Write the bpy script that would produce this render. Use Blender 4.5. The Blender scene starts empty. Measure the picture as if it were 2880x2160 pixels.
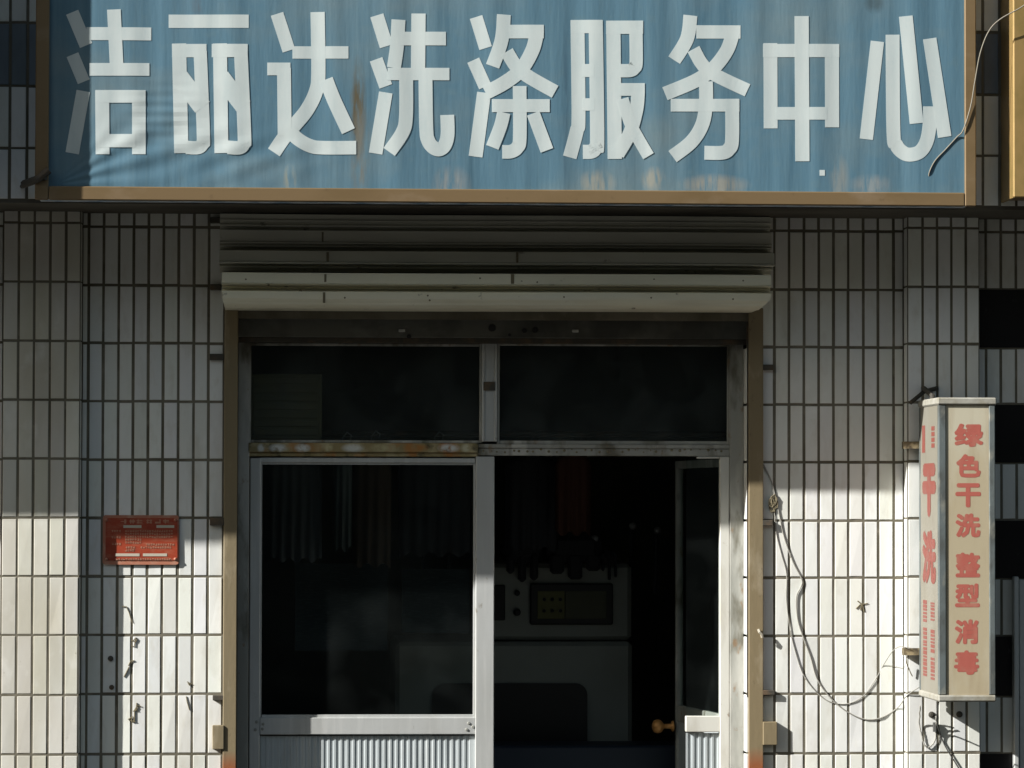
import bpy, math, random
from mathutils import Vector, Matrix
random.seed(7)
S = bpy.context.scene
COL = S.collection
R = math.radians

# ------------------------------------------------------------------ camera
CAM = Vector((-1.0, -16.0, 1.95)); AIM = Vector((0.0, 0.0, 2.47))
ROLL = R(0.12); HALF = 2.195 / 16.04
fw = (AIM - CAM).normalized(); rt = fw.cross(Vector((0, 0, 1))).normalized(); up = rt.cross(fw)
rt2 = rt * math.cos(ROLL) + up * math.sin(ROLL); up2 = up * math.cos(ROLL) - rt * math.sin(ROLL); rt, up = rt2, up2
cd = bpy.data.cameras.new('camera'); cam = bpy.data.objects.new('camera', cd); COL.objects.link(cam)
cam.matrix_world = Matrix(((rt.x, up.x, -fw.x, CAM.x), (rt.y, up.y, -fw.y, CAM.y), (rt.z, up.z, -fw.z, CAM.z), (0, 0, 0, 1)))
cd.sensor_fit = 'HORIZONTAL'; cd.angle = 2 * math.atan(HALF); cd.clip_end = 500; cd.clip_start = .1
S.camera = cam
FPX = 1440 / HALF
def P(px, py, dep=0.0):
    """point of the plane y = -dep seen at pixel (px, py) of the 2880 x 2160 photograph"""
    d = fw + rt * ((px - 1440) / FPX) + up * ((1080 - py) / FPX)
    return CAM + d * ((-dep - CAM.y) / d.y)

# ------------------------------------------------------------------ light
TX, TZ = 2.47, 1.505
EL = math.atan(TZ / math.sqrt(1 + TX * TX)); ROT = math.atan2(-TX, -1)
w = bpy.data.worlds.new('World'); S.world = w; w.use_nodes = True
nt = w.node_tree; nt.nodes.clear()
sky = nt.nodes.new('ShaderNodeTexSky'); sky.sky_type = 'NISHITA'; sky.sun_disc = False
sky.sun_elevation = EL; sky.sun_rotation = ROT; sky.air_density = 1.0; sky.dust_density = 1.0
bg = nt.nodes.new('ShaderNodeBackground'); bg.inputs[1].default_value = 0.08
wo = nt.nodes.new('ShaderNodeOutputWorld'); tint = nt.nodes.new('ShaderNodeMix'); tint.data_type = 'RGBA'; tint.blend_type = 'MULTIPLY'; tint.inputs[0].default_value = 1; tint.inputs[7].default_value = (1.08, 1.0, .80, 1)
nt.links.new(sky.outputs[0], tint.inputs[6]); nt.links.new(tint.outputs[2], bg.inputs[0]); nt.links.new(bg.outputs[0], wo.inputs[0])
sd = bpy.data.lights.new('sun', 'SUN'); sd.energy = 5.0; sd.angle = R(0.55); sd.color = (1, .98, .94)
sun = bpy.data.objects.new('sun', sd); COL.objects.link(sun); sun.location = (-12, -8, 12)
sun.rotation_euler = Vector((TX, 1, -TZ)).to_track_quat('-Z', 'Y').to_euler()
S.view_settings.view_transform = 'Standard'; S.view_settings.look = 'None'
S.view_settings.exposure = 0.88; S.view_settings.gamma = 1
S.cycles.max_bounces = 8; S.cycles.transparent_max_bounces = 12

# ------------------------------------------------------------------ materials
class Nodes:
    def __init__(s, name):
        s.m = bpy.data.materials.new(name); s.m.use_nodes = True
        s.t = s.m.node_tree; s.b = s.t.nodes['Principled BSDF']; s.pos = s.t.nodes.new('ShaderNodeNewGeometry').outputs['Position']
    def n(s, typ, **kw):
        x = s.t.nodes.new(typ)
        for k, v in kw.items(): setattr(x, k, v)
        return x
    def L(s, a, b): s.t.links.new(a, b)
    def vec(s, op, a, b):
        x = s.n('ShaderNodeVectorMath', operation=op); s.L(a, x.inputs[0]); x.inputs[1].default_value = b; return x
    def noise(s, scale, detail=4, stretch=(1, 1, 1), seed=0, rough=.55):
        v = s.vec('MULTIPLY', s.pos, stretch); v2 = s.vec('ADD', v.outputs[0], (seed * 3.7, seed * 1.9, seed * 5.3))
        x = s.n('ShaderNodeTexNoise'); x.inputs['Scale'].default_value = scale; x.inputs['Detail'].default_value = detail
        x.inputs['Roughness'].default_value = rough; s.L(v2.outputs[0], x.inputs['Vector']); return x.outputs[0]
    def rng(s, a, lo, hi, o0=0, o1=1):
        x = s.n('ShaderNodeMapRange'); s.L(a, x.inputs[0])
        for i, v in enumerate((lo, hi, o0, o1)): x.inputs[i + 1].default_value = v
        return x.outputs[0]
    def mul(s, a, b):
        x = s.n('ShaderNodeMath', operation='MULTIPLY'); s.L(a, x.inputs[0])
        if isinstance(b, (int, float)): x.inputs[1].default_value = b
        else: s.L(b, x.inputs[1])
        return x.outputs[0]
    def blob(s, c, size, soft=.4):
        v = s.vec('SUBTRACT', s.pos, tuple(c)); v = s.vec('MULTIPLY', v.outputs[0], tuple(1 / q for q in size))
        l = s.n('ShaderNodeVectorMath', operation='LENGTH'); s.L(v.outputs[0], l.inputs[0])
        return s.rng(l.outputs['Value'], 1, soft)
    def mix(s, fac, a, col):
        x = s.n('ShaderNodeMix', data_type='RGBA'); s.L(fac, x.inputs[0])
        if isinstance(a, tuple): x.inputs[6].default_value = a + (1,)
        else: s.L(a, x.inputs[6])
        if isinstance(col, tuple): x.inputs[7].default_value = col + (1,)
        else: s.L(col, x.inputs[7])
        return x.outputs[2]

def pmat(name, base, rough=.6, metal=0, spec=.4, layers=(), bump=None, attr=False):
    """layers: (colour, amount, scale, stretch, lo, hi[, blob centre, blob size])"""
    N = Nodes(name); c = tuple(base)
    if attr:
        a = N.n('ShaderNodeVertexColor', layer_name='Col'); x = N.n('ShaderNodeMix', data_type='RGBA', blend_type='MULTIPLY')
        x.inputs[0].default_value = 1; N.L(a.outputs[0], x.inputs[6]); x.inputs[7].default_value = c + (1,); c = x.outputs[2]
    for i, l in enumerate(layers):
        col, amt, sc, st, lo, hi = l[:6]
        f = N.mul(N.rng(N.noise(sc, 5, st, i + 1), lo, hi), amt)
        if len(l) > 6: f = N.mul(f, N.blob(l[6], l[7]))
        c = N.mix(f, c, col)
    if isinstance(c, tuple): N.b.inputs['Base Color'].default_value = c + (1,)
    else: N.L(c, N.b.inputs['Base Color'])
    N.b.inputs['Roughness'].default_value = rough; N.b.inputs['Metallic'].default_value = metal
    N.b.inputs['Specular IOR Level'].default_value = spec
    if bump:
        sc, st, dist = bump; x = N.n('ShaderNodeBump'); x.inputs['Distance'].default_value = dist; x.inputs['Strength'].default_value = 1
        N.L(N.noise(sc, 4, st, 9), x.inputs['Height']); N.L(x.outputs[0], N.b.inputs['Normal'])
    return N.m

M = {}
GR = (.20, .17, .12)
M['tile'] = pmat('white_tile', (.735, .745, .715), .42, attr=True, layers=[
    ((.46, .42, .33), .45, 1.6, (1, 1, .5), .48, .74), ((.36, .32, .24), .4, 8, (1, 1, .30), .58, .80), ((.54, .51, .43), .35, 25, (1, 1, .4), .55, .72), ((.80, .80, .78), .5, 5, (1, 1, 1), .58, .70),
    ((.16, .13, .08), .9, 38, (1, 1, .6), .735, .80)], bump=(6, (1, 1, 1), .0016))
M['cream'] = pmat('cream_tile', (.61, .60, .54), .5, attr=True, layers=[
    ((.38, .33, .22), .6, 2.2, (1, 1, .35), .46, .72), ((.72, .71, .66), .55, 7, (1, 1, .7), .56, .70), ((.22, .18, .11), .9, 30, (1, 1, .5), .71, .78)], bump=(6, (1, 1, 1), .002))
M['slate'] = pmat('slate_tile', (.16, .20, .24), .4, attr=True, layers=[((.08, .09, .10), .6, 6, (1, 1, .4), .45, .7)])
M['black'] = pmat('black_tile', (.012, .012, .013), .25, spec=.25, layers=[((.09, .09, .09), .5, 24, (1, 1, .5), .68, .78)])
M['grout'] = pmat('grout', (.17, .155, .12), .95, spec=.1, layers=[((.08, .072, .05), .7, 5, (1, 1, .6), .42, .65), ((.27, .24, .19), .5, 11, (1, 1, 1), .55, .7)])
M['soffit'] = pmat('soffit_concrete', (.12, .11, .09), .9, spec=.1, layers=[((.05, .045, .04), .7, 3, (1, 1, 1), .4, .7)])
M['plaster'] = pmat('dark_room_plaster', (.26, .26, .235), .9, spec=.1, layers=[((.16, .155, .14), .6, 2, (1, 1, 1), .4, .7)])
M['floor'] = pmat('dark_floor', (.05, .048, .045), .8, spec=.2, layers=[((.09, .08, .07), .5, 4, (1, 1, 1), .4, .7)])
M['alu'] = pmat('weathered_aluminium', (.50, .51, .50), .45, .25, layers=[
    ((.33, .33, .30), .6, 3, (1, 1, .3), .42, .7), ((.20, .16, .10), .8, 22, (1, 1, .7), .66, .76), ((.62, .62, .60), .4, 14, (3, 1, .2), .5, .7)], bump=(30, (1, 1, .3), .0006))
M['alu_dirty'] = pmat('peeling_aluminium', (.30, .30, .27), .6, .1, layers=[
    ((.50, .49, .45), .8, 6, (1, 1, .25), .5, .62), ((.10, .09, .06), .85, 9, (1, 1, .35), .54, .66), ((.22, .13, .06), .7, 26, (1, 1, .6), .62, .72)], bump=(25, (1, 1, .5), .001))
M['alu_pale'] = pmat('whitewashed_frame', (.56, .55, .50), .6, .0, layers=[
    ((.36, .33, .27), .7, 7, (1, 1, .3), .52, .68), ((.20, .13, .07), .85, 26, (1, 1, .7), .665, .74)], bump=(25, (1, 1, .4), .001))
M['kick'] = pmat('fluted_aluminium_sheet', (.42, .46, .47), .5, .2, layers=[((.55, .58, .58), .6, 5, (4, 1, .15), .45, .7), ((.26, .28, .28), .5, 9, (1, 1, .3), .55, .75)])
M['rot'] = pmat('rust_eaten_bar', (.24, .20, .11), .8, layers=[
    ((.62, .63, .61), .95, 9, (1, 1, .5), .52, .57), ((.40, .16, .04), .9, 7, (1, 1, .5), .52, .62), ((.05, .045, .03), .9, 14, (1, 1, 1), .55, .68)], bump=(40, (1, 1, 1), .003))
M['rot'] = pmat('rust_eaten_bar', (.26, .21, .10), .8, layers=[((.40, .34, .20), .8, 14, (1, 1, 1), .48, .6), ((.36, .16, .045), .9, 9, (1, 1, .6), .52, .62), ((.06, .055, .03), .9, 16, (1, 1, 1), .56, .68)] + [
    (c, .95, 26, (1, 1, 1), .34, .50, P(x, 1260, -.1), (sx, .4, .022)) for x, sx, c in ((734, .020, (.55, .56, .53)), (782, .045, (.60, .62, .60)), (851, .040, (.60, .62, .60)), (992, .055, (.60, .61, .57)), (925, .020, (.50, .46, .28)), (1070, .05, (.42, .38, .22)), (1170, .06, (.38, .17, .045)), (1262, .055, (.60, .62, .60)), (1310, .025, (.50, .48, .34)))], bump=(40, (1, 1, 1), .003))
M['head'] = pmat('stained_lintel_sheet', (.11, .11, .095), .75, layers=[((.04, .04, .035), .8, 5, (1, 1, .8), .45, .65), ((.20, .20, .18), .6, 9, (.5, 1, 1), .58, .75)])
M['rail'] = pmat('khaki_steel_rail', (.205, .16, .09), .65, .0, layers=[
    ((.17, .14, .085), .7, 6, (2, 1, .25), .48, .7), ((.36, .31, .22), .5, 16, (1, 1, .4), .58, .75), ((.10, .07, .04), .8, 35, (1, 1, .6), .66, .75),
    ((.24, .075, .025), 1, 5, (1, 1, 1), .0, .12, P(645, 2190, .02), (.10, .4, .12)), ((.26, .085, .03), 1, 5, (1, 1, 1), .0, .12, P(2126, 2185, .02), (.10, .4, .13))], bump=(40, (1, 1, .4), .001))
M['hood'] = pmat('grimy_painted_steel', (.58, .57, .48), .6, layers=[
    ((.38, .37, .29), .6, 2.5, (.35, 1, 2), .45, .70), ((.64, .63, .56), .5, 5, (.2, 1, 3), .55, .7), ((.10, .08, .045), .9, 16, (1, 1, 1), .665, .75)], bump=(7, (.5, 1, 2), .0025))
M['hood_pale'] = pmat('beige_painted_steel', (.76, .72, .56), .6, layers=[  # beige paint with the extra light on the lower slats added to its colour
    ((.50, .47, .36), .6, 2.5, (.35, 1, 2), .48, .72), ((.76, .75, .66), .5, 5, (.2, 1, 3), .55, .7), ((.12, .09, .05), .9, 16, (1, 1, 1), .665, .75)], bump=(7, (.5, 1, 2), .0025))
M['dark_metal'] = pmat('dark_iron', (.055, .05, .04), .7, layers=[((.14, .09, .05), .7, 14, (1, 1, 1), .5, .7)])
M['rusty'] = pmat('rusty_angle_iron', (.15, .12, .07), .8, layers=[((.36, .29, .17), .8, 30, (1, 1, 1), .5, .6), ((.06, .045, .03), .8, 22, (1, 1, 1), .55, .65)])
def glass_mat(name, tint, refl, dust0, dust1):
    m = bpy.data.materials.new(name); m.use_nodes = True; t = m.node_tree; t.nodes.clear()
    tr = t.nodes.new('ShaderNodeBsdfTransparent'); tr.inputs[0].default_value = tint + (1,)
    gl = t.nodes.new('ShaderNodeBsdfGlossy'); gl.inputs['Roughness'].default_value = .03; gl.inputs[0].default_value = (.8, .9, 1, 1)
    df = t.nodes.new('ShaderNodeBsdfDiffuse'); df.inputs[0].default_value = (.16, .18, .175, 1)
    m1 = t.nodes.new('ShaderNodeMixShader'); m2 = t.nodes.new('ShaderNodeMixShader'); o = t.nodes.new('ShaderNodeOutputMaterial')
    ge = t.nodes.new('ShaderNodeNewGeometry'); nz = t.nodes.new('ShaderNodeTexNoise'); nz.inputs['Scale'].default_value = 5
    mr = t.nodes.new('ShaderNodeMapRange'); mr.inputs[1].default_value = .45; mr.inputs[2].default_value = .8; mr.inputs[3].default_value = dust0; mr.inputs[4].default_value = dust1
    t.links.new(ge.outputs['Position'], nz.inputs['Vector']); t.links.new(nz.outputs[0], mr.inputs[0]); t.links.new(mr.outputs[0], m2.inputs[0])
    m1.inputs[0].default_value = refl
    t.links.new(tr.outputs[0], m1.inputs[1]); t.links.new(gl.outputs[0], m1.inputs[2])
    t.links.new(m1.outputs[0], m2.inputs[1]); t.links.new(df.outputs[0], m2.inputs[2]); t.links.new(m2.outputs[0], o.inputs[0])
    return m
M['glass'] = glass_mat('dusty_window_glass', (.84, .88, .87), .012, .006, .03)
M['glass_dirty'] = glass_mat('grimy_transom_glass', (.70, .74, .74), .012, .06, .17)
# sign vinyl
SIGN_D = .77
def blue_layers():
    L = [((.045, .10, .14), .6, 2.6, (2.2, 1, .16), .50, .74), ((.14, .23, .28), .45, 3.5, (3, 1, .12), .52, .74), ((.11, .19, .23), .30, 26, (3, 1, .08), .5, .7),
         ((.05, .11, .15), .35, 8, (4, 1, .10), .60, .70), ((.15, .20, .21), .65, 1.6, (1, 1, 1.4), .48, .68), ((.10, .17, .20), .35, 22, (1, 1, 1), .55, .7)]
    for (x, y, sx, sz, col, a) in [(1007, 310, .038, .24, (.085, .065, .03), .9), (1012, 430, .05, .22, (.14, .14, .12), .8), (1270, 520, .09, .09, (.30, .26, .21), .4), (815, 505, .03, .07, (.28, .27, .20), .7),
                             (2360, 505, .05, .11, (.31, .28, .22), .4), (2450, 520, .10, .05, (.34, .31, .26), .4), (2010, 520, .16, .05, (.32, .28, .21), .6), (1680, 515, .09, .06, (.30, .28, .22), .6), (1840, 505, .06, .06, (.32, .29, .22), .6),
                             (2460, 8, .05, .05, (.05, .075, .085), .7), (560, 10, .04, .06, (.09, .10, .11), .5), (1180, 250, .03, .5, (.06, .11, .15), .4), (1590, 280, .012, .45, (.05, .10, .14), .6), (2230, 380, .02, .3, (.05, .12, .18), .5)]:
        L.append((col, a, 18, (2, 1, .35), .38, .55, P(x, y, SIGN_D), (sx, .4, sz)))
    return L
M['vinyl'] = pmat('faded_blue_vinyl', (.080, .160, .214), .55, spec=.25, layers=blue_layers(), bump=(6, (2.5, 1, .35), .003))
M['vinyl_under'] = pmat('grubby_blue_vinyl', (.50, .56, .62), .7, spec=.2, layers=[((.10, .22, .36), .8, 12, (1, 1, 1), .48, .6), ((.50, .50, .49), .6, 18, (1, 1, 1), .5, .65)], bump=(14, (1, 1, 1), .02))
def tape_mat():
    N = Nodes('white_reflective_tape')
    c = N.mix(N.mul(N.rng(N.noise(8, 4, (2, 1, .3), 2), .42, .7), .55), (.56, .62, .61), (.42, .50, .51))
    c = N.mix(N.mul(N.rng(N.noise(60, 3, (1, 1, 1), 3), .5, .75), .4), c, (.57, .61, .60))
    N.L(c, N.b.inputs['Base Color']); N.b.inputs['Roughness'].default_value = .5; N.b.inputs['Specular IOR Level'].default_value = .3
    N.b.inputs['Alpha'].default_value = .86
    return N.m
M['tape'] = tape_mat()
M['gold'] = pmat('tarnished_gold_trim', (.175, .118, .058), .5, .15, layers=[((.13, .085, .035), .7, 4, (.5, 1, 1), .45, .68), ((.25, .185, .12), .6, 6, (.6, 1, 1), .55, .72), ((.12, .08, .04), .7, 20, (1, 1, 1), .66, .75)])
M['gold_bright'] = pmat('yellow_gold_trim', (.33, .22, .085), .4, .3, layers=[((.25, .18, .06), .7, 9, (1, 1, .7), .50, .65)])
M['brown_board'] = pmat('brown_sign_board', (.20, .14, .08), .7)
M['plaque'] = pmat('red_enamel', (.31, .045, .017), .5, layers=[((.17, .022, .012), .6, 12, (1, 1, 1), .5, .7), ((.36, .15, .09), .4, 40, (.6, 1, 1.5), .5, .68)])
M['plaque_rim'] = pmat('faded_red_enamel', (.40, .16, .10), .5, layers=[((.45, .30, .22), .6, 20, (1, 1, 1), .5, .65)])
M['plaque_ink'] = pmat('pale_pink_print', (.40, .20, .13), .5)
M['plaque_white'] = pmat('pale_print', (.46, .42, .34), .5)
M['acrylic'] = pmat('yellowed_acrylic', (.40, .34, .23), .5, spec=.3, layers=[((.48, .45, .35), .8, 3, (1, 1, .5), .45, .62), ((.30, .23, .14), .75, 5, (2, 1, .3), .50, .72), ((.25, .2, .14), .8, 40, (1, 1, .7), .70, .77)])
M['acrylic_side'] = pmat('weathered_acrylic', (.205, .192, .155), .5, spec=.3, layers=[((.225, .215, .185), .7, 6, (1, 1, .6), .45, .7), ((.15, .13, .10), .5, 8, (1, 1, .5), .55, .75)])  # weathered acrylic, base darkened to hold down the direct sun on this side
M['box_frame'] = pmat('grey_box_frame', (.115, .135, .135), .6, .1, layers=[((.07, .075, .07), .8, 12, (1, 1, .5), .48, .62), ((.27, .26, .21), .7, 18, (1, 1, .5), .56, .70)], bump=(30, (1, 1, 1), .001))
M['cap'] = pmat('chalky_box_cap', (.29, .28, .24), .7, layers=[((.22, .2, .15), .8, 16, (1, 1, 1), .5, .65), ((.38, .37, .33), .5, 9, (1, 1, 1), .5, .65)], bump=(30, (1, 1, 1), .002))
M['red_ink'] = pmat('faded_red_lettering', (.38, .10, .075), .6, layers=[((.38, .17, .12), .7, 18, (1, 1, 1), .5, .7)])
M['red_ink_side'] = pmat('sun_faded_lettering', (.20, .055, .042), .6, layers=[((.19, .09, .075), .7, 14, (1, 1, 1), .5, .7)])  # darker copy of red_ink, toned down against direct sun on the side face
M['cable'] = pmat('grey_cable', (.30, .29, .26), .7); M['cable_dark'] = pmat('dark_cable', (.06, .06, .058), .7); M['cable_tan'] = pmat('tan_cable', (.22, .20, .16), .7)
M['twig'] = pmat('dead_stem', (.17, .145, .09), .9)
M['brass'] = pmat('brass_knob', (.60, .29, .09), .45, .3)
M['machine'] = pmat('cream_machine_enamel', (.26, .27, .24), .5, layers=[((.19, .19, .16), .5, 3, (1, 1, 1), .4, .7)])
M['machine_dark'] = pmat('black_machine_plastic', (.012, .012, .012), .4)
M['panel_green'] = pmat('olive_button_panel', (.12, .115, .035), .5)
M['panel_dim'] = pmat('dark_olive_panel', (.07, .07, .04), .5); M['counter'] = pmat('navy_counter', (.012, .020, .034), .5)
M['cloth_grey'] = pmat('grey_cloth', (.085, .09, .095), .8); M['cloth_brown'] = pmat('brown_cloth', (.075, .05, .035), .8)
M['cloth_rust'] = pmat('rust_red_cloth', (.075, .026, .014), .8); M['plastic_wrap'] = pmat('pale_garment_cover', (.10, .115, .11), .5)
M['cloth_black'] = pmat('black_cloth', (.03, .03, .033), .8)
M['chrome'] = pmat('chrome_hook', (.30, .30, .30), .4, .3)
M['board'] = pmat('brown_fan_board', (.26, .22, .13), .8, layers=[((.22, .2, .13), .7, 12, (1, 1, 1), .52, .65)])
M['pavement'] = pmat('grey_paving', (.035, .034, .03), .9, spec=.15, layers=[((.025, .024, .02), .6, 1.5, (1, 1, 1), .4, .7)])
M['road'] = pmat('asphalt', (.035, .035, .034), .9, spec=.2, layers=[((.055, .05, .05), .6, 2, (1, 1, 1), .4, .7)])
M['kerb'] = pmat('kerb_stone', (.33, .32, .30), .9, spec=.15)
M['notice'] = pmat('blue_notice_paper', (.016, .026, .03), .7, layers=[((.05, .07, .075), .6, 60, (.4, 1, 3), .52, .62)])

# ------------------------------------------------------------------ mesh building
def org(p):
    o = Vector((0, 0, 0))
    while p: o += p.location; p = p.parent
    return o
class MB:
    def __init__(s): s.v = []; s.f = []; s.mi = []; s.c = []
    def poly(s, pts, mi=0, c=1.0):
        i = len(s.v); s.v += [Vector(p) for p in pts]; s.f.append(tuple(range(i, i + len(pts)))); s.mi.append(mi); s.c.append(c)
    def box(s, x0, x1, y0, y1, z0, z1, mi=0, c=1.0, bev=0.0):
        if x0 > x1: x0, x1 = x1, x0
        if y0 > y1: y0, y1 = y1, y0
        if z0 > z1: z0, z1 = z1, z0
        b = min(bev, (x1 - x0) * .45, (y1 - y0) * .45, (z1 - z0) * .45)
        if b <= 0:
            p = [Vector((x, y, z)) for x in (x0, x1) for y in (y0, y1) for z in (z0, z1)]
            i = len(s.v); s.v += p
            for q in ((0, 1, 3, 2), (4, 6, 7, 5), (0, 4, 5, 1), (2, 3, 7, 6), (0, 2, 6, 4), (1, 5, 7, 3)):
                s.f.append(tuple(i + k for k in q)); s.mi.append(mi); s.c.append(c)
            return
        X, Y, Z = (x0, x1), (y0, y1), (z0, z1)
        def corner(ix, iy, iz, ax):
            sx, sy, sz = (b if ix == 0 else -b), (b if iy == 0 else -b), (b if iz == 0 else -b)
            return Vector((X[ix] + (0 if ax == 0 else sx), Y[iy] + (0 if ax == 1 else sy), Z[iz] + (0 if ax == 2 else sz)))
        for ax in range(3):
            o1, o2 = [a for a in range(3) if a != ax]
            for side in (0, 1):
                q = []
                for (a, d) in ((0, 0), (1, 0), (1, 1), (0, 1)):
                    k = [0, 0, 0]; k[ax] = side; k[o1] = a; k[o2] = d; q.append(corner(*k, ax))
                s.poly(q, mi, c)
        for ax in range(3):
            o1, o2 = [a for a in range(3) if a != ax]
            for a in (0, 1):
                for d in (0, 1):
                    k0 = [0, 0, 0]; k1 = [0, 0, 0]; k0[o1] = k1[o1] = a; k0[o2] = k1[o2] = d; k0[ax] = 0; k1[ax] = 1
                    s.poly([corner(*k0, o1), corner(*k1, o1), corner(*k1, o2), corner(*k0, o2)], mi, c)
        for ix in (0, 1):
            for iy in (0, 1):
                for iz in (0, 1): s.poly([corner(ix, iy, iz, 0), corner(ix, iy, iz, 1), corner(ix, iy, iz, 2)], mi, c)
    def tube(s, pts, r, n=6, mi=0, cap=True):
        pts = [Vector(p) for p in pts]; rings = []; nrm = None
        for i, p in enumerate(pts):
            d = (pts[min(i + 1, len(pts) - 1)] - pts[max(i - 1, 0)]).normalized()
            if nrm is None: nrm = d.orthogonal().normalized()
            nrm = (nrm - d * nrm.dot(d)).normalized(); bn = d.cross(nrm)
            rr = r(i / (len(pts) - 1)) if callable(r) else r
            k = len(s.v); s.v += [p + (nrm * math.cos(2 * math.pi * a / n) + bn * math.sin(2 * math.pi * a / n)) * rr for a in range(n)]; rings.append(k)
        for a, b in zip(rings, rings[1:]):
            for k in range(n):
                s.f.append((a + k, a + (k + 1) % n, b + (k + 1) % n, b + k)); s.mi.append(mi); s.c.append(1)
        if cap:
            for a in (rings[0], rings[-1]): s.f.append(tuple(range(a, a + n))); s.mi.append(mi); s.c.append(1)
    def lathe(s, c, ax, prof, n=16, mi=0):
        c = Vector(c); ax = Vector(ax).normalized(); u = ax.orthogonal().normalized(); v = ax.cross(u); rings = []
        for t, r in prof:
            k = len(s.v); rings.append(k)
            s.v += [c + ax * t + (u * math.cos(2 * math.pi * a / n) + v * math.sin(2 * math.pi * a / n)) * max(r, 1e-4) for a in range(n)]
        for a, b in zip(rings, rings[1:]):
            for k in range(n): s.f.append((a + k, a + (k + 1) % n, b + (k + 1) % n, b + k)); s.mi.append(mi); s.c.append(1)
        for a in (rings[0], rings[-1]): s.f.append(tuple(range(a, a + n))); s.mi.append(mi); s.c.append(1)
    def extrude_x(s, prof, x0, x1, n=1, mi=0, fx=None):
        """profile of (y, z) swept along x"""
        m = len(prof); base = len(s.v)
        for i in range(n + 1):
            x = x0 + (x1 - x0) * i / n
            for k, (y, z) in enumerate(prof): s.v.append(Vector(fx(x, y, z, i / n) if fx else (x, y, z)))
        for i in range(n):
            for k in range(m - 1):
                a = base + i * m + k; s.f.append((a, a + 1, a + m + 1, a + m)); s.mi.append(mi); s.c.append(1)
        for i in (0, n): s.f.append(tuple(base + i * m + k for k in range(m))); s.mi.append(mi); s.c.append(1)
    def build(s, name, mats, parent=None, loc=None, smooth=False):
        if not isinstance(mats, (list, tuple)): mats = [mats]
        if parent is None and loc is None:
            xs = [v.x for v in s.v]; ys = [v.y for v in s.v]; zs = [v.z for v in s.v]
            loc = Vector(((min(xs) + max(xs)) / 2, (min(ys) + max(ys)) / 2, min(zs)))
        o0 = org(parent) if parent else Vector(loc)
        me = bpy.data.meshes.new(name); me.from_pydata([v - o0 for v in s.v], [], s.f)
        for m in mats: me.materials.append(M[m])
        me.polygons.foreach_set('material_index', s.mi)
        ca = me.color_attributes.new('Col', 'FLOAT_COLOR', 'CORNER'); buf = []
        for p in me.polygons:
            c = s.c[p.index]
            c = (c, c, c) if not isinstance(c, tuple) else c
            buf += [c[0], c[1], c[2], 1.0] * p.loop_total
        ca.data.foreach_set('color', buf)
        if smooth: me.polygons.foreach_set('use_smooth', [True] * len(me.polygons))
        import bmesh
        bm = bmesh.new(); bm.from_mesh(me); bmesh.ops.recalc_face_normals(bm, faces=bm.faces); bm.to_mesh(me); bm.free()
        o = bpy.data.objects.new(name, me); COL.objects.link(o)
        if parent: o.parent = parent
        else: o.location = loc
        return o
def tag(o, label=None, cat=None, group=None, kind=None):
    if label: o['label'] = label
    if cat: o['category'] = cat
    if group: o['group'] = group
    if kind: o['kind'] = kind
    return o
def thing(name, label, cat, loc, group=None):
    o = bpy.data.objects.new(name, None); COL.objects.link(o); o.location = Vector(loc); o.empty_display_size = .1
    return tag(o, label, cat, group)
def pb(mb, px0, py0, px1, py1, d0, d1, bev=.002, mi=0):
    """box whose front face (depth d0 before the wall) covers these photo pixels, reaching back to depth d1"""
    cx, cy = (px0 + px1) / 2, (py0 + py1) / 2
    mb.box(P(px0, cy, d0).x, P(px1, cy, d0).x, -d0, -d1, P(cx, py0, d0).z, P(cx, py1, d0).z, mi, 1.0, bev)
def part(name, mat, parent, *rects, bev=.002):
    m = MB()
    for r in rects: pb(m, *r, bev=bev)
    return m.build(name, mat, parent)

# ------------------------------------------------------------------ ground
g = MB(); g.poly([(-150, -220, -.14), (150, -220, -.14), (150, 10, -.14), (-150, 10, -.14)]); tag(g.build('ground', 'road', loc=(0, 0, -.14)), kind='structure')
g = MB(); g.box(-40, 40, -5.0, 6.0, -.13, 0); tag(g.build('pavement', 'pavement', loc=(0, -2, -.13)), kind='structure')
g = MB(); g.box(-40, 40, -5.16, -5.003, -.13, .012, bev=.01); tag(g.build('kerb', 'kerb', loc=(0, -5, -.13)), kind='structure')

for i, (xa, xb, h, c) in enumerate(((-260, -22, 11, 'brown_board'), (-21.5, 6, 12, 'soffit'), (6.5, 260, 10.5, 'brown_board'))):  # unseen row opposite, added to hide low sky and cut ambient light
    ob = thing('building', ['low brown building across the street to the left', 'taller grey building straight across the street', 'low brown building across the street to the right'][i], 'building', ((xa + xb) / 2, -25, -.13))
    g = MB(); g.box(xa, xb, -33, -25, -.13, h); g.build('wall', c, ob)
    g = MB(); g.box(xa - .3, xb + .2, -33.3, -24.6, h, h + .4, bev=.05); g.build('roof', 'soffit', ob)
    for j in range(min(9, int((xb - xa) / 4))):
        for k in range(3):
            g = MB(); g.box(xa + 1.2 + j * 4, xa + 3 + j * 4, -25.2, -24.97, 1 + k * 3.2, 2.6 + k * 3.2, bev=.03); g.build('window', 'machine_dark', ob)

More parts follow.
